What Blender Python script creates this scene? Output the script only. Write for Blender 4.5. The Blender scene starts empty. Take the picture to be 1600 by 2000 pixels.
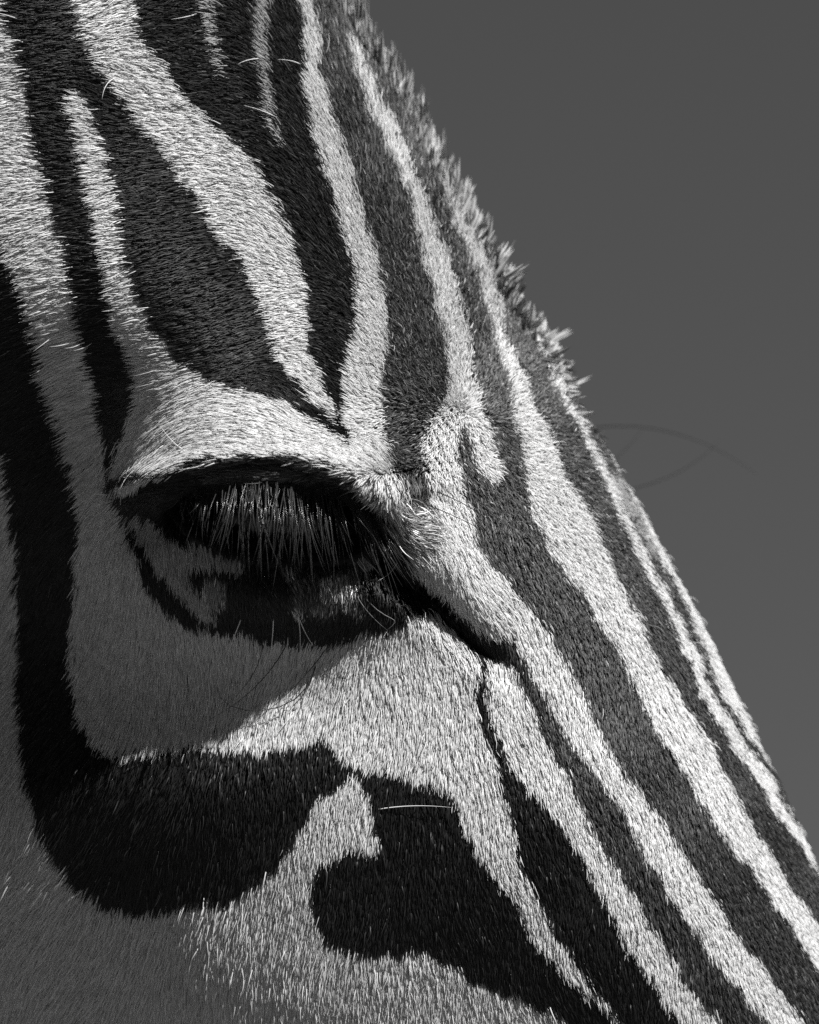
import bpy, math, random
import numpy as np

rng = np.random.default_rng(11)
random.seed(5)
SC = bpy.context.scene
COL = SC.collection
S = 0.000125                     # metres per modelling unit
EYE_H = 1.45                     # height of the zebra's eye above the ground
PITCH = math.radians(3.6)        # the photographer stands a little lower and looks up
DIST = 6.0
N_HAIR = 640000
CLAY = False

# ------------------------------------------------------------------ camera, sky, sun, exposure
fwd = np.array([0.0, math.cos(PITCH), math.sin(PITCH)])
centre = np.array([0.0, 0.0, EYE_H])
cam_d = bpy.data.cameras.new('camera')
cam = bpy.data.objects.new('camera', cam_d)
COL.objects.link(cam)
cam.location = centre - DIST * fwd
cam.rotation_euler = (math.pi / 2 + PITCH, 0, 0)
cam_d.sensor_width = 36.0
cam_d.lens = 36.0 * DIST / (2000 * S)
cam_d.clip_start = 0.1
cam_d.clip_end = 6000
cam_d.dof.use_dof = True
cam_d.dof.focus_distance = DIST - 600 * S
cam_d.dof.aperture_fstop = 16.0
SC.camera = cam

SUN = np.array([0.45, -0.43, 0.80]); SUN /= np.linalg.norm(SUN)     # towards the sun
sun_d = bpy.data.lights.new('sun', 'SUN')
sun_d.energy = 5.0
sun_d.angle = math.radians(0.5)
sun_d.color = (1.0, 0.995, 0.985)
sun_o = bpy.data.objects.new('sun', sun_d)
COL.objects.link(sun_o)
sun_o.location = (3, -3, 6)
from mathutils import Vector, Matrix
sun_o.rotation_euler = Vector(SUN).to_track_quat('Z', 'Y').to_euler()

world = bpy.data.worlds.new('World')
SC.world = world
world.use_nodes = True
wn, wl = world.node_tree.nodes, world.node_tree.links
wn.clear()
sky = wn.new('ShaderNodeTexSky')
sky.sky_type = 'NISHITA'
sky.sun_disc = False
sky.sun_elevation = math.asin(SUN[2])
sky.sun_rotation = math.atan2(SUN[0], SUN[1])
sky.altitude = 1200
sky.air_density = 0.195
sky.dust_density = 0.0
sky.ozone_density = 1.0
sepc = wn.new('ShaderNodeSeparateColor')           # a black and white picture taken through a red filter
wl.new(sky.outputs[0], sepc.inputs[0])
bg = wn.new('ShaderNodeBackground')
bg.inputs['Strength'].default_value = 0.05
wl.new(sepc.outputs[0], bg.inputs['Color'])
wo = wn.new('ShaderNodeOutputWorld')
wl.new(bg.outputs[0], wo.inputs[0])

vs = SC.view_settings
vs.view_transform = 'Standard'
vs.look = 'None'
vs.gamma = 1.0
vs.use_curve_mapping = False
vs.exposure = 0.4
SC.cycles.use_denoising = False
SC.cycles.sample_clamp_direct = 8.0
SC.cycles.sample_clamp_indirect = 4.0
SC.cycles.max_bounces = 6
SC.cycles.diffuse_bounces = 3
SC.cycles.glossy_bounces = 2
SC.cycles.transmission_bounces = 2
SC.cycles_curves.shape = 'RIBBONS'
SC.cycles_curves.subdivisions = 2
SC.render.film_transparent = False

# ------------------------------------------------------------------ helpers
def new_mat(name):
    m = bpy.data.materials.new(name)
    m.use_nodes = True
    n = m.node_tree.nodes
    return m, n, m.node_tree.links, n['Principled BSDF']

def smooth(x, a, b):
    t = np.clip((x - a) / (b - a), 0, 1)
    return t * t * (3 - 2 * t)

def mesh_obj(name, verts, faces, mat, parent=None):
    me = bpy.data.meshes.new(name)
    me.from_pydata(verts, [], faces)
    me.update()
    if mat: me.materials.append(mat)
    o = bpy.data.objects.new(name, me)
    COL.objects.link(o)
    if parent: o.parent = parent
    return o

def shade(o):
    o.data.polygons.foreach_set('use_smooth', np.ones(len(o.data.polygons), dtype=bool))

# ------------------------------------------------------------------ ground
gm, gn, gl, gb = new_mat('dry_ground')
gb.inputs['Roughness'].default_value = 0.95
tc = gn.new('ShaderNodeTexCoord')
nz = gn.new('ShaderNodeTexNoise'); nz.inputs['Scale'].default_value = 0.8; nz.inputs['Detail'].default_value = 10
gl.new(tc.outputs['Object'], nz.inputs['Vector'])
cr = gn.new('ShaderNodeValToRGB')
cr.color_ramp.elements[0].color = (0.04, 0.04, 0.04, 1); cr.color_ramp.elements[0].position = 0.3
cr.color_ramp.elements[1].color = (0.10, 0.10, 0.10, 1); cr.color_ramp.elements[1].position = 0.7
gl.new(nz.outputs['Fac'], cr.inputs[0]); gl.new(cr.outputs[0], gb.inputs['Base Color'])
gv = [(math.cos(i * math.pi / 16) * r, math.sin(i * math.pi / 16) * r, -0.0004 * max(0, r - 40)) for r in (3, 12, 40, 150, 600, 2500) for i in range(32)] + [(0, 0, 0)]
gf = [(k * 32 + i, k * 32 + (i + 1) % 32, (k + 1) * 32 + (i + 1) % 32, (k + 1) * 32 + i) for k in range(5) for i in range(32)] + [(192, i, (i + 1) % 32) for i in range(32)]
ground = mesh_obj('ground', gv, [tuple(reversed(f)) if len(f) == 4 else f for f in gf], gm)
ground['kind'] = 'structure'

# ------------------------------------------------------------------ the head: axis t runs down the face, d runs from the face line to the jaw
AX = np.array([0.475, 0.880]); AX /= np.linalg.norm(AX)
NX = np.array([-AX[1], AX[0]])
O0 = np.array([715.0, 0.0])
SIL = np.array([(600, -215), (715, 0), (760, 75), (800, 130), (840, 200), (890, 300), (945, 400), (995, 490), (1045, 600), (1095, 670), (1148, 790), (1200, 880), (1258, 990), (1318, 1110), (1388, 1240), (1440, 1340), (1497, 1450), (1537, 1520), (1600, 1640), (1800, 2020)], float)
sil_t = (SIL - O0) @ AX
sil_d = (SIL - O0) @ NX
A_, B_, K_ = 620.0, 560.0, 3.45e-4

def base_h(d):
    d = np.asarray(d, float)
    a = B_ * np.sqrt(np.clip(1 - ((A_ - np.clip(d, 0, A_)) / A_) ** 2, 0, 1))
    return a - K_ * np.clip(d - A_, 0, None) ** 2
D_END = A_ + math.sqrt(B_ / K_)

def edge_off(t):
    return np.interp(t, sil_t, sil_d) + np.interp(t, [-400, 500, 900, 1300], [46, 46, 27, 14])

def g_d(t):
    t = np.asarray(t, float)
    g = 1 - 0.5 * smooth(t, 1300, 2900) - 0.2 * smooth(-t, 400, 1200)
    return g * np.sqrt(np.clip(1 - np.clip((t - 2800) / 300, 0, 1) ** 2, 0.0001, 1)) * np.sqrt(np.clip(1 - np.clip((-t - 1000) / 300, 0, 1) ** 2, 0.0001, 1))

def g_h(t):
    t = np.asarray(t, float)
    g = 1 - 0.38 * smooth(t, 1500, 2700)
    return g * np.sqrt(np.clip(1 - np.clip((t - 2800) / 300, 0, 1) ** 2, 0.0001, 1)) * np.sqrt(np.clip(1 - np.clip((-t - 1000) / 300, 0, 1) ** 2, 0.0001, 1))

BROW = np.array([(150, 968), (235, 947), (290, 934), (340, 926), (400, 907), (440, 897), (500, 892), (560, 895), (620, 905), (680, 924), (720, 952), (760, 985), (800, 1030)], float)
LASH = np.array([(330, 985), (370, 962), (420, 948), (500, 943), (560, 944), (620, 948), (680, 958), (715, 985), (745, 1040)], float)
LOWL = np.array([(330, 995), (380, 1050), (450, 1085), (540, 1100), (620, 1098), (690, 1090), (745, 1062)], float)

def poly_dist(u, v, pts):
    best = np.full(u.shape, 1e9)
    for (x0, y0), (x1, y1) in zip(pts[:-1], pts[1:]):
        dx, dy = x1 - x0, y1 - y0
        q = np.clip(((u - x0) * dx + (v - y0) * dy) / (dx * dx + dy * dy), 0, 1)
        best = np.minimum(best, np.hypot(u - x0 - q * dx, v - y0 - q * dy))
    return best

def gauss(u, v, cx, cy, sx, sy, rot=0.0):
    c, s = math.cos(rot), math.sin(rot)
    x, y = u - cx, v - cy
    p, q = c * x + s * y, -s * x + c * y
    return np.exp(-0.5 * ((p / sx) ** 2 + (q / sy) ** 2))

GROOVE = [(745, 1080), (800, 1130), (860, 1185), (925, 1245), (975, 1285), (1030, 1350)]
TEARRIDGE = [(770, 1000), (830, 1065), (900, 1125), (965, 1205), (1040, 1320)]

def bumps(u, v):
    u = np.asarray(u, float); v = np.asarray(v, float)
    H = 95 * gauss(u, v, 575, 930, 265, 205)                          # the orbit stands out of the head
    e = v - np.interp(u, BROW[:, 0], BROW[:, 1])
    wu = smooth(u, 205, 300) * (1 - smooth(u, 735, 815))
    H = H + wu * 92 * np.where(e < 0, np.exp(-(e / 105) ** 2), np.exp(-(np.clip(e, 0, None) / 13) ** 2))
    H = H - wu * 22 * smooth(e, 0, 18) * (1 - smooth(e, 60, 130))     # under the brow
    H = H + wu * 7 * np.sin(e / 4.2 + np.sin(u / 40)) * smooth(e, 4, 12) * (1 - smooth(e, 34, 44))   # creases of the upper lid
    lid = gauss(u, v, 560, 930, 150, 22)
    H = H + 138 * lid
    el = v - np.interp(u, LASH[:, 0], LASH[:, 1]); eo = np.interp(u, LOWL[:, 0], LOWL[:, 1]) - v
    op = smooth(el, 0, 10) * smooth(eo, 0, 45) * smooth(u, 330, 350) * (1 - smooth(u, 725, 745))
    H = H - 120 * op
    H = H + 58 * gauss(u, v, 595, 1160, 110, 52) + 22 * gauss(u, v, 420, 1130, 110, 70, 0.4)
    H = H - 62 * np.exp(-(poly_dist(u, v, GROOVE) / 30) ** 2) * (1 - smooth(u, 880, 1040))
    H = H + 55 * np.exp(-(poly_dist(u, v, TEARRIDGE) / 60) ** 2) * (1 - smooth(u, 840, 1050))
    H = H - 95 * gauss(u, v, 150, 1070, 110, 250) - 90 * gauss(u, v, -60, 1110, 190, 260) - 60 * gauss(u, v, -120, 1250, 200, 200) - 85 * gauss(u, v, 212, 850, 70, 110)
    H = H + 75 * gauss(u, v, 90, 590, 260, 190)
    H = H + 88 * np.where(v < 1560, gauss(u, v, 300, 1560, 270, 125), gauss(u, v, 300, 1560, 270, 210)) + 45 * gauss(u, v, 560, 2090, 240, 190)                     # crest of the cheek
    H = H + 24 * gauss(u, v, 60, 1800, 55, 120, 0.3) + 16 * gauss(u, v, 400, 1850, 60, 80, 0.2)
    return H

def place(t, s, side):
    """a point of the head from its row t and its distance s round the section; side = 1 near, -1 far"""
    gd, gh = g_d(t), g_h(t)
    off = edge_off(t)
    mid = 700.0                                                       # the section shrinks about this depth behind the face line towards both ends
    dd = s * gd + np.where(t < 0, (1 - gd) * mid * 0.55, (1 - gd) * 120.0)
    u = O0[0] + t * AX[0] + (dd + off) * NX[0]
    v = O0[1] + t * AX[1] + (dd + off) * NX[1]
    h = base_h(s) * gh
    w = smooth(s, 60, 300) * (1 - smooth(s, D_END - 250, D_END - 20)) * smooth(t, -900, -300) * (1 - smooth(t, 2300, 2700))
    h = h + bumps(u, v) * w
    return np.stack([(u - 800) * S, -side * h * S, -(v - 1000) * S], -1), u, v

t_rows = np.concatenate([-1300 + 300 * (1 - np.cos(np.linspace(0, math.pi / 2, 10))), np.arange(-1000, -700, 40)[1:], np.arange(-700, 2500, 7), np.arange(2500, 2800, 30), 2800 + 300 * np.sin(np.linspace(0, math.pi / 2, 10))])
s_near = np.concatenate([A_ * (1 - np.cos(np.linspace(0, math.pi / 2, 125))), np.arange(A_ + 7, D_END - 10, 7), [D_END]])
s_far = np.concatenate([A_ * (1 - np.cos(np.linspace(0, math.pi / 2, 70))), np.arange(A_ + 30, D_END - 15, 30)])
n_near = len(s_near)
s_all = np.concatenate([s_near, s_far[1:][::-1]])
sd_all = np.concatenate([np.ones(n_near), -np.ones(len(s_far) - 1)])
TT, SS = np.meshgrid(t_rows, s_all, indexing='ij')
SD = np.broadcast_to(sd_all, TT.shape)
P, U, V = place(TT, SS, SD)
NR, NC = TT.shape
idx = np.arange(NR * NC).reshape(NR, NC)
q = np.stack([idx[:-1, :], np.roll(idx, -1, 1)[:-1, :], np.roll(idx, -1, 1)[1:, :], idx[1:, :]], -1).reshape(-1, 4)

# unit tangents and normal on the grid
Tt = np.gradient(P, axis=0)
Tw = (np.roll(P, -1, 1) - np.roll(P, 1, 1))
Nn = np.cross(Tw, Tt)
Nn /= np.linalg.norm(Nn, axis=-1, keepdims=True) + 1e-12
cen = P.mean(axis=(1), keepdims=True)
if np.mean(np.sum(Nn * (P - cen), -1)) < 0: Nn = -Nn; q = q[:, ::-1]

def y_surf(u, v):
    u = np.asarray(u, float); v = np.asarray(v, float)
    r = np.stack([u, v], -1) - O0
    t = r @ AX; d = r @ NX - edge_off(t)
    gd = g_d(t)
    s = (d - np.where(t < 0, (1 - gd) * 385.0, (1 - gd) * 120.0)) / gd
    w = smooth(s, 60, 300) * (1 - smooth(s, D_END - 250, D_END - 20)) * smooth(t, -900, -300) * (1 - smooth(t, 2300, 2700))
    return base_h(s) * g_h(t) + bumps(u, v) * w                       # towards the camera, in units

def local(u, v, h):
    return ((u - 800) * S, -h * S, -(v - 1000) * S)

# ------------------------------------------------------------------ coat pattern (pigment of the hair, as reflectance)
WHITE, BLACK, BROWN = 0.84, 0.005, 0.06
PAT = [
 # band between the first two pale columns, forking round the thin pale streak
 (BLACK, [(20, -400), (150, -400), (160, 0), (175, 50), (195, 100), (215, 150), (245, 200), (285, 250), (330, 300), (365, 350), (400, 400), (430, 450), (470, 500), (500, 550), (520, 600), (535, 650), (552, 700), (572, 740), (610, 790), (648, 820), (667, 838), (682, 858), (694, 886), (684, 880), (668, 858), (640, 838), (600, 818), (540, 790), (480, 765), (430, 745), (385, 722), (362, 700), (345, 675), (320, 650), (300, 600), (280, 550), (265, 500), (258, 450), (250, 400), (240, 350), (225, 300), (205, 250), (190, 220), (178, 188), (165, 188), (155, 205), (163, 250), (175, 300), (185, 350), (195, 400), (210, 450), (218, 500), (225, 550), (235, 600), (250, 650), (272, 700), (284, 738), (280, 775), (268, 805), (252, 840), (236, 865), (226, 900), (222, 950), (216, 905), (210, 850), (203, 800), (190, 700), (170, 600), (160, 550), (150, 500), (140, 450), (125, 400), (92, 300), (80, 200), (70, 150), (52, 100), (32, 50)]),
 # between the broad pale column and the next
 (BLACK, [(265, -400), (275, 0), (283, 50), (300, 100), (340, 150), (375, 200), (425, 250), (480, 300), (505, 330), (530, 370), (552, 420), (575, 470), (592, 520), (605, 570), (611, 620), (613, 670), (622, 720), (640, 765), (658, 805), (668, 832), (680, 858), (697, 888), (694, 870), (680, 838), (672, 800), (674, 760), (680, 720), (690, 680), (696, 640), (700, 600), (695, 550), (680, 500), (665, 450), (650, 400), (635, 350), (620, 300), (606, 250), (600, 200), (598, 150), (595, 100), (588, 50), (580, 0), (560, -400)]),
 (0.5, [(402, -300), (424, -300), (426, 60), (440, 110), (452, 165), (440, 160), (418, 90), (404, 50)]),
 (0.5, [(500, -300), (526, -300), (530, 60), (528, 150), (542, 215), (556, 290), (562, 305), (550, 300), (532, 240), (514, 160), (506, 100)]),
 # forehead
 (BROWN, [(600, -400), (600, 0), (615, 50), (622, 100), (630, 150), (640, 200), (655, 250), (670, 300), (685, 350), (700, 400), (715, 450), (730, 500), (745, 550), (752, 600), (755, 650), (752, 700), (750, 800), (752, 850), (760, 905), (768, 940), (778, 985), (835, 1000), (828, 950), (820, 900), (826, 860), (842, 830), (858, 800), (868, 785), (873, 750), (870, 700), (860, 650), (845, 600), (832, 550), (822, 500), (810, 450), (795, 400), (775, 350), (750, 300), (730, 250), (705, 200), (692, 150), (682, 100), (676, 68), (690, 88), (712, 150), (735, 200), (762, 250), (786, 300), (806, 350), (826, 400), (846, 450), (866, 500), (885, 550), (895, 600), (906, 650), (916, 700), (926, 750), (938, 800), (950, 850), (965, 900), (972, 935), (955, 950), (930, 925), (918, 890), (905, 850), (892, 832), (888, 860), (890, 910), (897, 950), (907, 1000), (922, 1055), (940, 1090), (975, 1125), (1007, 1165), (1040, 1195), (1070, 1240), (1100, 1290), (1132, 1350), (1155, 1400), (1175, 1440), (1200, 1485), (1225, 1520), (1290, 1600), (1352, 1700), (1415, 1800), (1495, 1900), (1565, 2000), (1850, 2420), (1990, 2420), (1690, 2000), (1595, 1900), (1535, 1800), (1462, 1700), (1382, 1600), (1325, 1500), (1265, 1400), (1240, 1350), (1213, 1300), (1197, 1275), (1182, 1237), (1154, 1213), (1147, 1185), (1122, 1150), (1092, 1110), (1062, 1075), (1040, 1027), (1028, 990), (1016, 950), (1010, 900), (1004, 850), (994, 800), (987, 750), (973, 700), (957, 640), (943, 600), (925, 540), (908, 500), (885, 455), (862, 390), (845, 330), (800, 230), (760, 150), (700, 0), (690, -400)]),
 (BROWN, [(700, -400), (700, 0), (760, 150), (800, 230), (858, 310), (895, 390), (915, 450), (935, 500), (955, 560), (972, 610), (980, 650), (1000, 700), (1020, 750), (1040, 800), (1065, 850), (1085, 900), (1105, 950), (1138, 1000), (1160, 1050), (1180, 1100), (1205, 1150), (1235, 1200), (1257, 1250), (1280, 1300), (1330, 1375), (1360, 1420), (1405, 1500), (1455, 1600), (1515, 1700), (1572, 1780), (1640, 1880), (1980, 2420), (2050, 2420), (1690, 1860), (1610, 1722), (1560, 1655), (1513, 1595), (1460, 1508), (1402, 1430), (1355, 1345), (1340, 1298), (1312, 1240), (1286, 1190), (1262, 1140), (1238, 1090), (1212, 1040), (1188, 985), (1166, 935), (1145, 890), (1122, 845), (1102, 800), (1080, 750), (1058, 700), (1036, 650), (1004, 595), (985, 545), (945, 470), (920, 400), (880, 300), (835, 205), (790, 130), (745, 70), (712, -5), (705, -400)]),
 # narrow stripes along the face line
 (BROWN, [(1020, 600), (1048, 650), (1074, 705), (1098, 755), (1120, 805), (1140, 850), (1162, 895), (1186, 940), (1208, 988), (1232, 1045), (1258, 1095), (1284, 1142), (1308, 1192), (1336, 1244), (1362, 1300), (1380, 1345), (1428, 1425), (1485, 1505), (1536, 1592), (1584, 1652), (1700, 1840), (1706, 1826), (1590, 1632), (1546, 1574), (1497, 1495), (1442, 1420), (1404, 1356), (1378, 1300), (1352, 1240), (1326, 1180), (1296, 1120), (1270, 1070), (1242, 1010), (1218, 955), (1190, 900), (1168, 850), (1150, 810), (1128, 770), (1090, 690), (1050, 625), (1000, 540)]),
 (0.6, [(836, 285), (864, 330), (903, 400), (928, 460), (953, 540), (980, 625), (966, 640), (940, 570), (913, 505), (883, 440), (850, 350)]),
 (0.35, [(893, 325), (938, 420), (978, 500), (1014, 570), (1034, 640), (1020, 628), (998, 578), (962, 512), (922, 438)]),
 (0.3, [(742, 60), (770, 120), (812, 205), (850, 290), (838, 280), (800, 205), (758, 125)]),
 (0.45, [(1180, 925), (1200, 935), (1240, 1010), (1272, 1078), (1264, 1082), (1230, 1022), (1200, 970)]),
 # long dark band down the cheek and round under the eye
 (BLACK, [(-500, 250), (0, 425), (25, 472), (50, 535), (75, 605), (98, 700), (120, 800), (148, 900), (162, 960), (168, 1020), (166, 1060), (158, 1100), (150, 1150), (147, 1200), (147, 1300), (152, 1350), (165, 1400), (185, 1430), (202, 1452), (222, 1466), (255, 1468), (300, 1461), (350, 1456), (400, 1450), (450, 1452), (500, 1455), (550, 1455), (600, 1445), (625, 1430), (642, 1440), (662, 1462), (690, 1484), (705, 1494), (740, 1490), (790, 1503), (835, 1525), (875, 1537), (892, 1570), (905, 1610), (930, 1660), (960, 1700), (990, 1740), (1015, 1790), (1040, 1825), (1070, 1860), (1105, 1900), (1140, 1930), (1185, 1970), (1225, 2000), (1600, 2420), (1500, 2420), (1125, 2000), (1080, 1970), (1025, 1945), (975, 1925), (920, 1900), (875, 1870), (830, 1850), (800, 1837), (765, 1850), (720, 1850), (680, 1848), (648, 1828), (622, 1795), (608, 1750), (610, 1712), (624, 1684), (650, 1664), (690, 1645), (725, 1656), (738, 1648), (740, 1620), (735, 1580), (720, 1550), (710, 1525), (699, 1502), (688, 1503), (665, 1530), (620, 1550), (595, 1600), (565, 1650), (525, 1700), (495, 1725), (465, 1740), (430, 1752), (380, 1757), (320, 1766), (260, 1767), (215, 1760), (175, 1730), (145, 1700), (110, 1650), (85, 1600), (62, 1500), (52, 1400), (46, 1300), (46, 1200), (42, 1100), (38, 1000), (25, 900), (8, 840), (-60, 800), (-500, 760)]),
 # face stripes running down to the muzzle
 (BLACK, [(934, 1290), (946, 1295), (942, 1340), (950, 1380), (962, 1425), (980, 1470), (1003, 1505), (1045, 1545), (1090, 1600), (1120, 1650), (1147, 1700), (1175, 1750), (1200, 1800), (1225, 1850), (1265, 1900), (1300, 1950), (1335, 2000), (1660, 2420), (1550, 2420), (1230, 2000), (1175, 1950), (1135, 1900), (1105, 1850), (1075, 1800), (1050, 1750), (1020, 1700), (1005, 1650), (995, 1600), (980, 1550), (970, 1500), (952, 1450), (934, 1400), (922, 1345)]),
 (0.03, [(960, 1240), (985, 1240), (1015, 1280), (1040, 1322), (1070, 1375), (1097, 1420), (1126, 1470), (1155, 1500), (1190, 1550), (1220, 1605), (1248, 1655), (1282, 1700), (1306, 1750), (1340, 1800), (1376, 1850), (1416, 1900), (1456, 1950), (1500, 2000), (1830, 2420), (1740, 2420), (1410, 2000), (1365, 1950), (1325, 1900), (1295, 1850), (1265, 1800), (1240, 1750), (1210, 1700), (1175, 1650), (1148, 1605), (1120, 1550), (1094, 1500), (1068, 1455), (1045, 1412), (1028, 1360), (1008, 1310), (985, 1290)]),
 # the dark patch round the eye, its grey spots, painted light on the lids
 (BLACK, [(222, 940), (235, 947), (290, 932), (340, 926), (375, 916), (400, 906), (440, 897), (500, 892), (560, 895), (620, 905), (680, 926), (708, 950), (730, 985), (760, 1035), (790, 1075), (830, 1125), (880, 1180), (930, 1225), (975, 1250), (985, 1290), (938, 1292), (905, 1262), (880, 1232), (850, 1205), (805, 1192), (770, 1222), (712, 1232), (675, 1247), (625, 1256), (575, 1258), (525, 1246), (475, 1233), (425, 1231), (380, 1218), (340, 1196), (300, 1156), (284, 1115), (265, 1060), (250, 995), (232, 968)]),
 (0.55, [(262, 1002), (300, 1014), (340, 1044), (380, 1066), (430, 1082), (470, 1092), (476, 1104), (455, 1110), (430, 1108), (385, 1105), (372, 1112), (384, 1138), (412, 1158), (428, 1198), (418, 1218), (385, 1184), (340, 1134), (306, 1094), (280, 1050)]),
 (0.07, [(560, 1135), (600, 1120), (640, 1118), (690, 1132), (702, 1158), (668, 1190), (612, 1182), (575, 1168)]),  # lower lid's lit patch painted into the pigment, paler core on the next line
 (0.3, [(628, 1130), (660, 1126), (690, 1138), (694, 1156), (655, 1168), (622, 1156)]),
 (0.3, [(570, 1180), (590, 1176), (596, 1200), (576, 1204)]),
 (0.045, [(395, 918), (440, 904), (500, 899), (560, 902), (620, 911), (680, 930), (712, 955), (690, 958), (620, 944), (500, 940), (420, 945)]),  # upper lid hairs given greyer pigment for the light they catch
 # soft grey fluff at the inner corner
 (0.25, [(712, 950), (752, 962), (780, 985), (838, 995), (842, 1040), (835, 1075), (800, 1075), (770, 1040), (735, 1000)]),
]

EYE_PATCH = next(k for k, (val, pts) in enumerate(PAT) if pts[0] == (222, 940))

def inside(u, v, pts):
    res = np.zeros(u.shape, bool)
    pts = np.asarray(pts, float)
    lo, hi = pts.min(0), pts.max(0)
    sel = np.nonzero((u >= lo[0]) & (u <= hi[0]) & (v >= lo[1]) & (v <= hi[1]))[0]
    x, y = u[sel], v[sel]
    r = np.zeros(sel.shape, bool)
    xj, yj = pts[-1]
    for xi, yi in pts:
        if yi != yj:
            c = (yi > y) != (yj > y)
            r ^= c & (x < (xj - xi) * (y - yi) / (yj - yi) + xi)
        xj, yj = xi, yi
    res[sel] = r
    return res

def wob(u, v, k):
    return np.sin(u / 31 + k) * np.cos(v / 27 + 2 * k) + 0.6 * np.sin(u / 13 + v / 17 + 3 * k) + 0.5 * np.cos(u / 9 - v / 11 + k)

def pigment(u, v, jit=1.0):
    """reflectance of the hair rooted at (u, v); the far cheek mirrors the near one"""
    uu = u + wob(u, v, 0.3) * 3.0 + jit * rng.normal(0, 3.5, u.shape)
    vv = v + wob(u, v, 1.7) * 3.0 + jit * rng.normal(0, 3.5, u.shape)
    c = np.full(u.shape, WHITE)
    for val, pts in PAT:
        c[inside(uu, vv, pts)] = val
    dd = (np.stack([u, v], -1) - O0) @ NX                              # the narrow forehead streaks are greyish
    c = np.where((c > 0.6) & (dd < 60) & (v < 700), 0.6 + 0.24 * smooth(v, 560, 700), c)
    c = np.where(c == BLACK, BLACK + 0.014 * (1 - smooth(dd, 420, 720)) * (1 - smooth(v, 600, 860)), c)  # sheen of the upper dark bands painted in as greyer pigment
    eyelid = inside(u, v, PAT[EYE_PATCH][1]) & (c < 0.02) & (v > 1095) & (v < 1206) & (u > 400) & (u < 715)
    c = np.where(eyelid, 0.012 + 0.30 * np.clip(wob(u * 0.7, v * 0.7, 2.2) - 0.2, 0, 1.2) * (1 - smooth(v, 1175, 1206)), c)   # mottled lower lid
    c = np.where(c == BROWN, BROWN - 0.035 * smooth(v, 1000, 1450), c)
    return c

# ------------------------------------------------------------------ materials
skin, sn, sl, sb = new_mat('dark_skin')
sb.inputs['Roughness'].default_value = 0.6
at = sn.new('ShaderNodeAttribute'); at.attribute_name = 'tint'
sl.new(at.outputs['Fac'], sb.inputs['Base Color'])
snz = sn.new('ShaderNodeTexNoise'); snz.inputs['Scale'].default_value = 900; snz.inputs['Detail'].default_value = 4
sbp = sn.new('ShaderNodeBump'); sbp.inputs['Strength'].default_value = 0.3; sbp.inputs['Distance'].default_value = 0.0005
stc = sn.new('ShaderNodeTexCoord')
sl.new(stc.outputs['Object'], snz.inputs['Vector']); sl.new(snz.outputs['Fac'], sbp.inputs['Height']); sl.new(sbp.outputs[0], sb.inputs['Normal'])

def hair_mat(name, rough, spec):
    m, n, l, b = new_mat(name)
    a = n.new('ShaderNodeAttribute'); a.attribute_name = 'pigment'
    l.new(a.outputs['Fac'], b.inputs['Base Color'])
    b.inputs['Roughness'].default_value = rough
    b.inputs['Specular IOR Level'].default_value = spec
    gl_ = n.new('ShaderNodeBsdfHair'); gl_.component = 'Reflection'
    gl_.inputs['Color'].default_value = (0.022, 0.022, 0.022, 1)
    gl_.inputs['Offset'].default_value = math.radians(-4)
    gl_.inputs['RoughnessU'].default_value = 0.10
    gl_.inputs['RoughnessV'].default_value = 0.35
    ad = n.new('ShaderNodeAddShader')
    l.new(b.outputs[0], ad.inputs[0]); l.new(gl_.outputs[0], ad.inputs[1])
    l.new(ad.outputs[0], n['Material Output'].inputs['Surface'])
    return m
fur_mat = hair_mat('coat_hair', 0.32, 0.12)

# ------------------------------------------------------------------ the zebra
zebra = bpy.data.objects.new('zebra', None)
COL.objects.link(zebra)
zebra.location = centre
zebra.rotation_euler = (PITCH, 0, 0)
zebra['label'] = 'zebra with narrow black and white face stripes and one dark eye under long lashes'
zebra['category'] = 'zebra'
RI = np.array(Matrix.Rotation(-PITCH, 3, 'X'))

def tube(path, radii, n=20, squash=1.0):
    """a closed tapering tube through world points, as local vertices"""
    path = np.array(path, float); vs_, fs = [], []
    x0 = np.arange(len(path)); x1 = np.linspace(0, len(path) - 1, (len(path) - 1) * 16 + 1)
    ker = np.hanning(15); ker /= ker.sum()
    sm = lambda y: np.convolve(np.concatenate([2 * y[0] - y[7:0:-1], y, 2 * y[-1] - y[-2:-9:-1]]), ker, 'valid')
    path = np.stack([sm(np.interp(x1, x0, path[:, c])) for c in range(3)], -1); radii = sm(np.interp(x1, x0, radii))
    for i, p in enumerate(path):
        d = path[min(i + 1, len(path) - 1)] - path[max(i - 1, 0)]
        d /= np.linalg.norm(d)
        a = np.cross(d, [0, 1, 0]); a /= np.linalg.norm(a); b = np.cross(d, a)
        for k in range(n):
            an = 2 * math.pi * k / n
            w = p + radii[i] * (math.cos(an) * a + squash * math.sin(an) * b)
            vs_.append(tuple(RI @ (w - centre)))
    for i in range(len(path) - 1):
        for k in range(n):
            fs.append((i * n + k, i * n + (k + 1) % n, (i + 1) * n + (k + 1) % n, (i + 1) * n + k))
    fs.append(tuple(range(n))[::-1]); fs.append(tuple(range((len(path) - 1) * n, len(path) * n)))
    return vs_, fs

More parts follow.
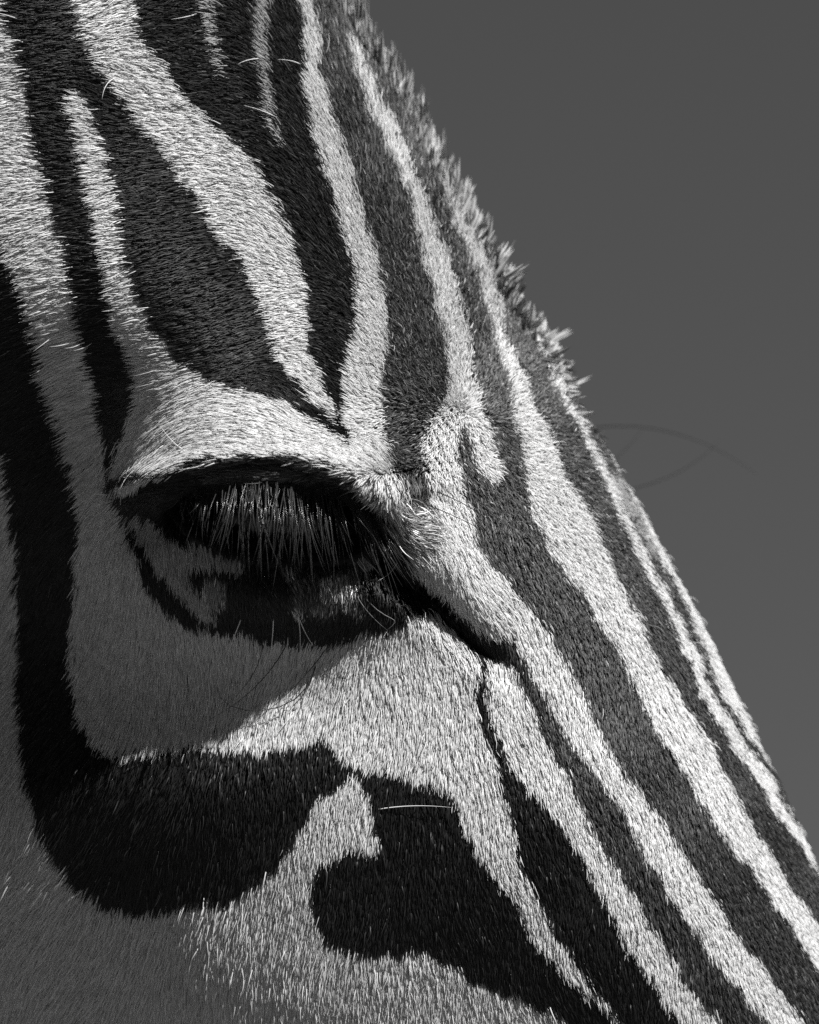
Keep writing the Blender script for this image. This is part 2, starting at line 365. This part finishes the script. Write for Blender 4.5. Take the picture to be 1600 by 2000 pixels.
verts = P.reshape(-1, 3)
flat_u, flat_v = U.reshape(-1), V.reshape(-1)
furred = (flat_u > -260) & (flat_u < 1900) & (flat_v > -280) & (flat_v < 2300)
tint = np.where(furred, 0.022, pigment(flat_u, flat_v, 0))
if CLAY: tint = pigment(flat_u, flat_v, 0)
V_all = [tuple(p) for p in verts]; F_all = [tuple(int(i) for i in f) for f in q]
F_all.append(tuple(int(i) for i in idx[0])[::-1]); F_all.append(tuple(int(i) for i in idx[-1]))
body_tint = [tint]
for path, rad, sq in [
    ([(-0.13, 0, 1.55), (-0.25, 0, 1.50), (-0.45, 0, 1.38), (-0.65, 0, 1.20), (-0.82, 0, 1.05)], [0.07, 0.13, 0.17, 0.22, 0.20], 0.5),
    ([(-0.62, 0, 1.04), (-0.70, 0, 1.03), (-0.95, 0, 1.0), (-1.35, 0, 0.98), (-1.75, 0, 1.05), (-1.95, 0, 1.05), (-2.02, 0, 1.05)], [0.1, 0.2, 0.28, 0.31, 0.28, 0.18, 0.06], 0.85),
    ([(-0.82, -0.13, 0.95), (-0.82, -0.13, 0.66), (-0.81, -0.13, 0.42), (-0.81, -0.13, 0.12), (-0.79, -0.13, 0.0)], [0.11, 0.07, 0.05, 0.035, 0.055], 1),
    ([(-0.78, 0.13, 0.95), (-0.76, 0.13, 0.66), (-0.75, 0.13, 0.42), (-0.75, 0.13, 0.12), (-0.73, 0.13, 0.0)], [0.11, 0.07, 0.05, 0.035, 0.055], 1),
    ([(-1.80, -0.14, 1.0), (-1.76, -0.14, 0.75), (-1.92, -0.14, 0.48), (-1.88, -0.14, 0.12), (-1.86, -0.14, 0.0)], [0.17, 0.11, 0.055, 0.037, 0.055], 1),
    ([(-1.74, 0.14, 1.0), (-1.70, 0.14, 0.75), (-1.86, 0.14, 0.48), (-1.82, 0.14, 0.12), (-1.80, 0.14, 0.0)], [0.17, 0.11, 0.055, 0.037, 0.055], 1),
]:
    a, f = tube(path, rad, 24, sq)
    o = len(V_all)
    V_all += a; F_all += [tuple(i + o for i in x) for x in f]
    w = np.array(a)
    body_tint.append(np.where(np.sin(w[:, 0] * 70 + np.sin(w[:, 2] * 9)) > 0, WHITE, BLACK))
body = mesh_obj('body', V_all, F_all, skin, zebra)
shade(body)
body.data.attributes.new('tint', 'FLOAT', 'POINT').data.foreach_set('value', np.concatenate(body_tint).astype(np.float32))

# eyeball, mostly hidden behind the lashes
em, en, el_, eb = new_mat('wet_eye')
eb.inputs['Base Color'].default_value = (0.004, 0.004, 0.004, 1)
eb.inputs['Roughness'].default_value = 0.15
ec = np.array(local(550, 1015, float(y_surf(550, 1015)) - 150))
ev, ef = [], []
for i in range(25):
    th = math.pi * i / 24
    for k in range(32):
        ph = 2 * math.pi * k / 32
        ev.append(tuple(ec + 180 * S * np.array([math.sin(th) * math.cos(ph) * 1.05, -math.cos(th), math.sin(th) * math.sin(ph) * 0.75])))
for i in range(24):
    for k in range(32):
        ef.append((i * 32 + k, i * 32 + (k + 1) % 32, (i + 1) * 32 + (k + 1) % 32, (i + 1) * 32 + k))
eye = mesh_obj('eyeball', ev, ef, em, zebra); shade(eye)

# ------------------------------------------------------------------ coat: roots scattered over the head, combed along a hand-made flow
# (u, v, du, dv) which way the tips point
FLOW = np.array([
 (0, 0, -1, .15), (200, 60, -1, .2), (420, 60, -.95, .0), (560, 60, -.7, -.5), (650, 80, -.4, -.9), (740, 120, -.1, -1),
 (60, 250, -1, .1), (300, 240, -1, -.1), (480, 260, -.95, -.2), (620, 260, -.7, -.7), (740, 280, -.3, -.95), (860, 300, .0, -1),
 (0, 450, -1, .25), (180, 420, -1, .15), (400, 430, -1, .05), (560, 440, -.95, -.25), (680, 450, -.75, -.6), (820, 450, -.3, -.9), (950, 440, .1, -1),
 (0, 650, -.9, .45), (130, 640, -.9, .35), (280, 600, -1, .25), (450, 600, -1, .25), (580, 620, -1, .1), (720, 620, -.85, -.3), (880, 620, -.3, -.7), (1010, 620, .3, -.8),
 (20, 850, -.7, .7), (140, 780, -.85, .5), (170, 900, -.75, .65), (310, 720, -1, .2), (300, 830, -1, .1), (450, 760, -1, .1), (450, 850, -1, .2), (600, 800, -1, -.2), (600, 870, -.95, .05), (690, 880, -.8, .1),
 (250, 920, -.8, .45), (350, 905, -.9, .4), (740, 940, -.4, .8), (700, 920, -.6, .5), (800, 1030, .7, -.1), (760, 1000, .5, .3),
 (720, 740, -.85, -.2), (820, 740, -.5, -.4), (960, 760, .4, -.5), (1080, 760, .8, -.5), (780, 860, -.7, .2), (860, 880, -.3, .5), (960, 880, .3, .5), (1080, 880, .8, .1), (1180, 900, 1, .1),
 (50, 1050, -.5, .85), (30, 1250, -.5, .85), (200, 1080, -.45, .9), (220, 1250, -.3, 1), (300, 1080, -.1, 1), (400, 1080, .15, 1), (560, 1150, .3, 1), (640, 1150, -.2, 1), (350, 1180, .1, 1),
 (480, 915, -.9, -.1), (560, 912, -.9, -.1), (640, 918, -.7, .2), (860, 1000, -.1, 1), (960, 1000, .0, 1), (1100, 1010, .5, .8), (1230, 1020, .9, .6),
 (860, 1080, .3, 1), (940, 1160, .4, 1), (1050, 1130, .0, 1), (1180, 1150, .3, 1), (1300, 1150, .7, .9),
 (330, 1350, -.2, 1), (500, 1380, -.2, 1), (650, 1350, -.15, 1), (800, 1300, -.05, 1), (950, 1350, .0, 1), (1150, 1350, .0, 1), (1350, 1350, .4, 1),
 (60, 1500, -.45, .9), (60, 1750, -.5, .85), (250, 1600, -.35, .95), (450, 1600, -.2, 1), (650, 1600, -.1, 1), (850, 1600, -.05, 1), (1050, 1600, 0, 1), (1300, 1600, .1, 1), (1480, 1550, .4, 1),
 (150, 1950, -.5, .85), (400, 1900, -.45, .9), (650, 1900, -.25, 1), (900, 1900, -.15, 1), (1200, 1900, .0, 1), (1500, 1900, .15, 1), (1650, 1800, .4, 1),
], float)
# (u, v, length, lift in degrees)
LEN = np.array([
 (0, 0, 46, 26), (250, 100, 46, 28), (450, 100, 44, 30), (620, 150, 38, 34), (760, 200, 42, 36), (900, 400, 40, 45),
 (100, 400, 46, 24), (350, 400, 42, 24), (550, 450, 38, 26), (700, 450, 30, 38), (820, 500, 26, 46), (950, 600, 26, 50),
 (100, 700, 46, 22), (300, 740, 46, 20), (500, 680, 38, 24), (660, 680, 32, 32), (780, 700, 27, 46), (900, 760, 24, 54), (1020, 760, 26, 52), (1130, 800, 28, 50),
 (250, 860, 48, 18), (420, 840, 44, 16), (580, 840, 38, 18), (700, 880, 34, 22), (760, 940, 44, 34), (800, 1030, 60, 30),
 (880, 900, 24, 46), (1000, 950, 27, 46), (1150, 980, 28, 44), (960, 1100, 28, 34), (1150, 1150, 28, 36), (1280, 1150, 26, 36),
 (40, 1000, 46, 20), (170, 1100, 36, 16), (280, 1250, 32, 16), (350, 1080, 36, 18), (600, 1150, 20, 24), (500, 1130, 20, 24), (500, 912, 34, 14), (620, 915, 32, 14),
 (900, 1150, 34, 26), (450, 1380, 32, 19), (800, 1350, 29, 20), (1000, 1350, 27, 22), (1200, 1400, 27, 24), (1400, 1400, 24, 28),
 (60, 1500, 44, 18), (60, 1800, 46, 20), (350, 1600, 38, 18), (700, 1650, 33, 18), (1000, 1700, 29, 18), (1300, 1700, 28, 20), (1550, 1700, 22, 22),
 (250, 1950, 42, 18), (600, 1950, 38, 18), (950, 1950, 32, 18), (1300, 1950, 28, 19), (1650, 1950, 24, 20),
], float)

def spread(u, v, ctrl, power=3.2):
    """inverse-distance blend of the control columns 2.. at (u, v)"""
    out = np.empty((len(u), ctrl.shape[1] - 2))
    for a in range(0, len(u), 60000):
        b = slice(a, a + 60000)
        d2 = (u[b, None] - ctrl[None, :, 0]) ** 2 + (v[b, None] - ctrl[None, :, 1]) ** 2 + 900.0
        w = d2 ** (-power / 2)
        out[b] = (w @ ctrl[:, 2:]) / w.sum(1, keepdims=True)
    return out

def on_grid(G, i, j, a, b):
    j2 = (j + 1) % NC
    e = lambda x: x[:, None] if G.ndim == 3 else x
    return (G[i, j] * e((1 - a) * (1 - b)) + G[i + 1, j] * e(a * (1 - b)) + G[i, j2] * e((1 - a) * b) + G[i + 1, j2] * e(a * b))

def scatter(n, weight):
    """n roots over the head cells, in proportion to area times weight"""
    Pa, Pb, Pc = P[:-1], P[1:], np.roll(P, -1, 1)[:-1]
    area = np.linalg.norm(np.cross(Pb - Pa, Pc - Pa), axis=-1) * weight[:-1]
    cdf = np.cumsum(area.ravel()); cdf /= cdf[-1]
    k = np.minimum(np.searchsorted(cdf, rng.random(n)), cdf.size - 1)
    return k // NC, k % NC, rng.random(n), rng.random(n)

def frame(i, j, a, b):
    p = on_grid(P, i, j, a, b); nn = on_grid(Nn, i, j, a, b)
    nn /= np.linalg.norm(nn, axis=1, keepdims=True)
    t1 = on_grid(Tt, i, j, a, b); t1 -= nn * np.sum(t1 * nn, 1, keepdims=True)
    t1 /= np.linalg.norm(t1, axis=1, keepdims=True) + 1e-12
    t2 = on_grid(Tw, i, j, a, b); t2 -= nn * np.sum(t2 * nn, 1, keepdims=True); t2 -= t1 * np.sum(t2 * t1, 1, keepdims=True)
    t2 /= np.linalg.norm(t2, axis=1, keepdims=True) + 1e-12
    return p, nn, t1, t2

def strands(name, pts, rad, pig, mat, kind=True):
    n, k = pts.shape[:2]
    hc = bpy.data.hair_curves.new(name)
    hc.add_curves([k] * n)
    hc.attributes['position'].data.foreach_set('vector', pts.astype(np.float32).ravel())
    ra = hc.attributes.get('radius') or hc.attributes.new('radius', 'FLOAT', 'POINT')
    ra.data.foreach_set('value', rad.astype(np.float32).ravel())
    pa = hc.attributes.new('pigment', 'FLOAT', 'POINT')
    pa.data.foreach_set('value', pig.astype(np.float32).ravel())
    hc.materials.append(mat)
    o = bpy.data.objects.new(name, hc)
    COL.objects.link(o); o.parent = zebra
    if kind: o['kind'] = 'stuff'
    return o

def grow(p, nn, dirv, L, lift, K=5, bend=0.75):
    """strands that leave the skin at the lift angle and bend down towards it"""
    s = np.linspace(0, 1, K)[None, :, None]
    L = L[:, None, None] * S; lf = lift[:, None, None]
    d, n3 = dirv[:, None, :], nn[:, None, :]
    out = p[:, None, :] + L * (d * (np.cos(lf) * s + (1 - np.cos(lf)) * 0.5 * s * s) + n3 * np.sin(lf) * (s - 0.5 * bend * s * s))
    side = np.cross(d, n3)
    return out + side * L * (rng.normal(0, 0.07, (len(p), 1, 1)) * s * s + rng.normal(0, 0.02, (len(p), 1, 1)) * np.sin(s * 5 + rng.random((len(p), 1, 1)) * 6))

if not CLAY:
    inframe = ((U > -60) & (U < 1660) & (V > -60) & (V < 2060)).astype(float)
    wide = ((U > -250) & (U < 1880) & (V > -260) & (V < 2270)).astype(float)
    nearw = (SD > 0).astype(float)
    wgt = nearw * (inframe * 0.8 + wide * 0.35) + (1 - nearw) * wide * (SS < 420) * 0.4
    wgt = wgt * np.where(SS < 320, 1.15, 1.0)
    el = V - np.interp(U, LASH[:, 0], LASH[:, 1]); eo = np.interp(U, LOWL[:, 0], LOWL[:, 1]) - V
    hole = (el > -3) & (eo > 0) & (U > 335) & (U < 742) & (SD > 0)
    wgt = wgt * (1 - 0.98 * hole)
    i, j, a, b = scatter(N_HAIR, wgt)
    p, nn, t1, t2 = frame(i, j, a, b)
    u, v = on_grid(U, i, j, a, b), on_grid(V, i, j, a, b)
    far = np.where(SD[i, j] < 0, -1.0, 1.0)
    fl = spread(u, v, FLOW)
    ca, cn = fl @ AX, fl @ NX                                          # along the face, and away from the face line
    low = np.sin(u / 90 + np.cos(v / 70)) * 0.12 + np.sin(v / 45 + u / 60) * 0.08
    ll = spread(u, v, LEN)
    ang = np.arctan2(cn, ca) + low + rng.normal(0, 1, len(u)) * (0.13 + 0.55 * smooth(ll[:, 1], 28, 54)) * np.where(u > 640, 1.15, 1.0)
    dirv = t1 * np.cos(ang)[:, None] + t2 * (np.sin(ang) * far)[:, None]
    L = 0.9 * ll[:, 0] * rng.normal(1, 0.24, len(u)).clip(0.4, 1.6)
    lift = np.radians(ll[:, 1]) * rng.normal(1, 0.25, len(u)).clip(0.3, 1.8)
    stray = rng.random(len(u)) < 0.015 + 0.02 * (u < 500) * (v > 1450)
    L = np.where(stray, L * 1.35, L); lift = np.where(stray, lift * 1.9, lift)
    pts = grow(p, nn, dirv, L, lift)
    # tips gather in little locks
    r2 = np.stack([u, v], -1)
    s_arc = np.sum(r2 * AX, 1), SS[i, j] + b * 5
    cs = 11.0
    w1 = np.sin(u / 23) * 5 + np.cos(v / 19) * 5
    key = (np.floor((s_arc[0] + w1) / cs).astype(np.int64) * 7919 + np.floor((np.arccos(np.clip(1 - np.minimum(s_arc[1], A_) / A_, -1, 1)) * 480 + np.clip(s_arc[1] - A_, 0, None) + w1) / cs).astype(np.int64) * 104729 + (far < 0) * 15485863)
    uq, inv = np.unique(key, return_inverse=True)
    cnt = np.bincount(inv).astype(float)
    tip = pts[:, -1, :]
    ctr = np.stack([np.bincount(inv, tip[:, c]) / cnt for c in range(3)], -1)[inv]
    gather = (0.75 * rng.beta(3, 2, len(u)) * (cnt[inv] > 3))[:, None, None]
    s = np.linspace(0, 1, pts.shape[1])[None, :, None]
    pts = pts + gather * (s ** 1.6) * (ctr - tip)[:, None, :]
    fn = fl / (np.linalg.norm(fl, axis=1, keepdims=True) + 1e-9)
    pig = pigment(u + fn[:, 0] * L * 0.22, v + fn[:, 1] * L * 0.3)      # stripes are measured at the middle of the hair
    light = pig > 0.3
    pig = np.where(light, pig * rng.uniform(0.62, 1.02, len(u)), pig * np.exp(rng.normal(0.1, 0.75, len(u))))  # hair tone varies; the greyer dark hairs stand in for glints
    pig = np.repeat(pig[:, None], pts.shape[1], 1)
    pig = pig * np.where(light[:, None], np.linspace(0.9, 1.0, pts.shape[1])[None], np.linspace(0.9, 1.15, pts.shape[1])[None])
    rad = (0.9 * S * rng.normal(1, 0.15, len(u)).clip(0.6, 1.4))[:, None] * np.array([1.0, 1.0, 0.92, 0.7, 0.15])[None]
    coat = strands('coat', pts, rad, pig, fur_mat)

    # ---- upright mane hair along the face line, in tufts
    n_m = 18000
    wm = wide * (TT < 1000) * (TT > -420) * np.where(SD > 0, SS < 17, SS < 32) * (1 - smooth(TT, 620, 1000))
    i, j, a, b = scatter(n_m, wm)
    p, nn, t1, t2 = frame(i, j, a, b)
    tt = TT[i, j] + a * 7
    far = np.where(SD[i, j] < 0, -1.0, 1.0)
    side_s = SS[i, j] * far
    cell = np.floor(tt / 9 + np.sin(side_s / 9.0) * 0.8).astype(int) * 40 + np.floor(np.sqrt(SS[i, j]) * far / 1.6).astype(int)
    uq, inv = np.unique(cell, return_inverse=True)
    hv = lambda lo, hi: rng.uniform(lo, hi, len(uq))[inv]
    up = np.interp(tt, [-400, 300, 600, 900], [-1.0, -0.9, -0.5, 0.25]) + hv(-.45, .45)
    dirv = t1 * up[:, None] + t2 * (far * hv(-.5, .6))[:, None] + nn * 0.25
    dirv /= np.linalg.norm(dirv, axis=1, keepdims=True)
    Lm = np.interp(tt, [-400, 200, 600, 900, 1350], [52, 48, 36, 22, 15]) * np.where(rng.random(len(uq)) < .07, 1.55, rng.uniform(.5, 1.2, len(uq)))[inv] * rng.normal(1, .14, n_m).clip(.5, 1.4)
    lift = np.radians(np.interp(tt, [-400, 300, 900], [22, 26, 34])) * rng.normal(1, .15, n_m)
    pts = grow(p, nn, dirv, Lm, lift, 6, 0.45)
    cnt = np.bincount(inv).astype(float)
    tip = pts[:, -1, :]; base = pts[:, 0, :]
    ctr = np.stack([np.bincount(inv, tip[:, c]) / cnt for c in range(3)], -1)[inv]
    s = np.linspace(0, 1, 6)[None, :, None]
    pts = pts + (0.38 * rng.beta(2, 2, n_m))[:, None, None] * s ** 1.3 * (ctr - tip)[:, None, :]
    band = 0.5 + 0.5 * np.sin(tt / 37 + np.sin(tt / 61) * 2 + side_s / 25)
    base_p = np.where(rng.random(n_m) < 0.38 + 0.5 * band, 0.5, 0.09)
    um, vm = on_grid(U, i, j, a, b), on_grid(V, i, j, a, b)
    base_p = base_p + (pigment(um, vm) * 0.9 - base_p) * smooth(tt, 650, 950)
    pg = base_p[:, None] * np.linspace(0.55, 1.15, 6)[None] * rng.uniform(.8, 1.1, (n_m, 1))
    rad = (1.4 * S * rng.normal(1, .15, n_m).clip(.6, 1.4))[:, None] * np.array([1, 1, 1, .85, .6, .12])[None]
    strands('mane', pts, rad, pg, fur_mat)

# ------------------------------------------------------------------ lashes and single long hairs, each its own piece
def thick_hair(name, pts3, r0, mat, sides=4, steps=9, root=1.0):
    """a thin tapering tube along a smooth line through the given local points"""
    c = np.array(pts3, float); n = len(c)
    x = np.linspace(0, n - 1, steps)
    if n == 2: line = np.stack([np.interp(x, [0, 1], c[:, k]) for k in range(3)], -1)
    else:
        co = np.polyfit(np.arange(n), c, min(n - 1, 3)); line = sum(co[k][None, :] * x[:, None] ** (len(co) - 1 - k) for k in range(len(co)))
    vs_, fs = [], []
    for i, p in enumerate(line):
        d = line[min(i + 1, steps - 1)] - line[max(i - 1, 0)]; d /= np.linalg.norm(d)
        a = np.cross(d, [0.13, 1, 0.07]); a /= np.linalg.norm(a); b = np.cross(d, a)
        r = r0 * S * min(1.0, root + 3.0 * i / steps) * (1 - 0.85 * (i / (steps - 1)) ** 1.5)
        for k in range(sides):
            an = 2 * math.pi * k / sides
            vs_.append(tuple(p + r * (math.cos(an) * a + math.sin(an) * b)))
    for i in range(steps - 1):
        for k in range(sides):
            fs.append((i * sides + k, i * sides + (k + 1) % sides, (i + 1) * sides + (k + 1) % sides, (i + 1) * sides + k))
    fs.append(tuple(range((steps - 1) * sides, steps * sides)))
    o = mesh_obj(name, vs_, fs, mat, zebra); shade(o)
    return o

def plain_mat(name, val, rough):
    m, n, l, b = new_mat(name)
    b.inputs['Base Color'].default_value = (val, val, val, 1); b.inputs['Roughness'].default_value = rough
    return m
lash_mat = plain_mat('lash_hair', 0.05, 0.24)
pale_hair = plain_mat('pale_long_hair', 0.75, 0.35)
matt_hair = plain_mat('matt_dark_hair', 0.01, 1.0)
matt_hair.node_tree.nodes['Principled BSDF'].inputs['Specular IOR Level'].default_value = 0.0
grey_hair = plain_mat('grey_long_hair', 0.2, 0.4)
dark_hair = plain_mat('dark_long_hair', 0.02, 0.35)

lash_u = np.linspace(372, 730, 62) + rng.normal(0, 4, 62)
for k in range(62):                                   # lashes hang in small wet-looking groups that cross
    f = (lash_u[k] - 372) / 354
    ln0 = float(np.interp(f, [0, .12, .3, .55, .8, 1], [60, 115, 175, 185, 185, 140])) * random.uniform(0.7, 1.15)
    fan0 = float(np.interp(f, [0, .2, .6, .8, 1], [-.2, -.08, .0, .2, .45])) + random.gauss(0, .09)
    out0 = random.uniform(45, 90)
    tipx, tipy = lash_u[k] + ln0 * fan0, float(np.interp(lash_u[k], LASH[:, 0], LASH[:, 1])) + ln0
    for _ in range(random.choice((2, 3, 4, 5))):
        u0 = lash_u[k] + random.gauss(0, 9)
        v0 = float(np.interp(u0, LASH[:, 0], LASH[:, 1])) - random.uniform(0, 9)
        h0 = float(y_surf(u0, v0 - 4)) - 2
        g = random.uniform(0.55, 1.1)
        ex, ey = u0 + (tipx + random.gauss(0, 13) - u0) * g, v0 + (tipy - v0) * g
        out = out0 + random.uniform(-15, 15)
        bow = random.gauss(0, 6)
        pts = [local(u0 + (ex - u0) * q ** 1.25 + bow * math.sin(q * 3.1), v0 + (ey - v0) * q, h0 + out * math.sin(min(q * 1.9, 1.75)) - 12 * q) for q in (0, .33, .66, 1.0)]
        thick_hair('eyelash', pts, random.uniform(0.7, 1.25), lash_mat, root=0.8)

LONG = [  # pale or dark, stand-off of root / middle / tip, points down the hair
 (1, 2.0, (2, 22, 30), [(476, 1204), (460, 1245), (440, 1292)]),
 (1, 2.0, (2, 22, 30), [(538, 1200), (535, 1250), (528, 1298)]),
 (1, 2.0, (2, 22, 30), [(566, 1240), (563, 1268), (557, 1298)]),
 (1, 2.0, (2, 20, 30), [(584, 1196), (589, 1232), (588, 1270)]),
 (1, 2.0, (2, 20, 30), [(586, 1200), (598, 1230), (614, 1257)]),
 (2, 1.6, (6, 26, 34), [(694, 1150), (716, 1188), (757, 1228)]),
 (2, 1.5, (6, 30, 34), [(700, 1146), (748, 1196), (772, 1210), (752, 1232)]),
 (1, 1.8, (10, 40, 40), [(782, 1052), (774, 1102), (740, 1132)]),
 (0, 1.8, (4, 30, 40), [(772, 968), (880, 1005), (985, 1062)]),
 (0, 1.8, (4, 30, 40), [(818, 954), (900, 982), (1000, 1050)]),
 (1, 1.9, (4, 16, 20), [(738, 1574), (808, 1567), (880, 1570)]),
 (1, 2.0, (4, 26, 34), [(326, 908), (272, 901), (240, 884)]),
 (1, 1.9, (4, 24, 34), [(374, 884), (348, 868), (318, 832)]),
 (1, 1.9, (4, 26, 34), [(330, 860), (280, 863), (222, 867)]),
 (1, 1.9, (4, 20, 28), [(410, 905), (380, 916), (330, 918)]),
 (1, 1.7, (4, 20, 28), [(360, 820), (300, 826), (262, 822)]),
 (0, 1.7, (4, 26, 30), [(620, 1296), (560, 1372), (470, 1380), (430, 1335)]),
 (0, 1.7, (4, 26, 30), [(570, 1240), (510, 1330), (415, 1400)]),
 (0, 1.6, (4, 24, 30), [(640, 1262), (575, 1340), (480, 1420)]),
 (0, 1.6, (4, 24, 30), [(515, 1230), (505, 1300), (450, 1370)]),
 (1, 1.9, (6, 34, 44), [(238, 160), (216, 175), (207, 206)]),
 (1, 1.9, (6, 30, 40), [(598, 138), (575, 127), (545, 124)]),
 (1, 1.9, (6, 30, 40), [(548, 240), (520, 226), (480, 214)]),
 (1, 1.8, (6, 30, 40), [(390, 35), (372, 42), (340, 48)]),
 (1, 1.8, (6, 30, 40), [(515, 122), (490, 125), (468, 134)]),
 (1, 1.8, (6, 30, 40), [(205, 40), (170, 36), (132, 38)]),
 (1, 1.8, (6, 30, 40), [(230, 62), (200, 66), (160, 58)]),
]
for pale, r0, st, pts in LONG:
    n = len(pts)
    p3 = [local(x, y, float(y_surf(x, y)) + float(np.interp(i / (n - 1), [0, .5, 1], st))) for i, (x, y) in enumerate(pts)]
    thick_hair('whisker', p3, r0 * 0.62, (dark_hair, pale_hair, grey_hair)[pale])
# two long bristles that stand out from the brow on the far side of the head
far_h = lambda x, y: -float(y_surf(x, y)) + 4
for pts in ([(800, 990, far_h(800, 990)), (1000, 872, -790), (1190, 836, -840), (1340, 845, -850), (1490, 925, -850)],
            [(830, 1040, far_h(830, 1040)), (1060, 985, -780), (1260, 950, -830), (1416, 858, -840)],
            [(810, 1010, far_h(810, 1010)), (1000, 1000, -760), (1150, 940, -800), (1262, 838, -820)]):
    thick_hair('whisker', [local(x, y, h) for x, y, h in pts], 1.5, matt_hair, 5, 18)
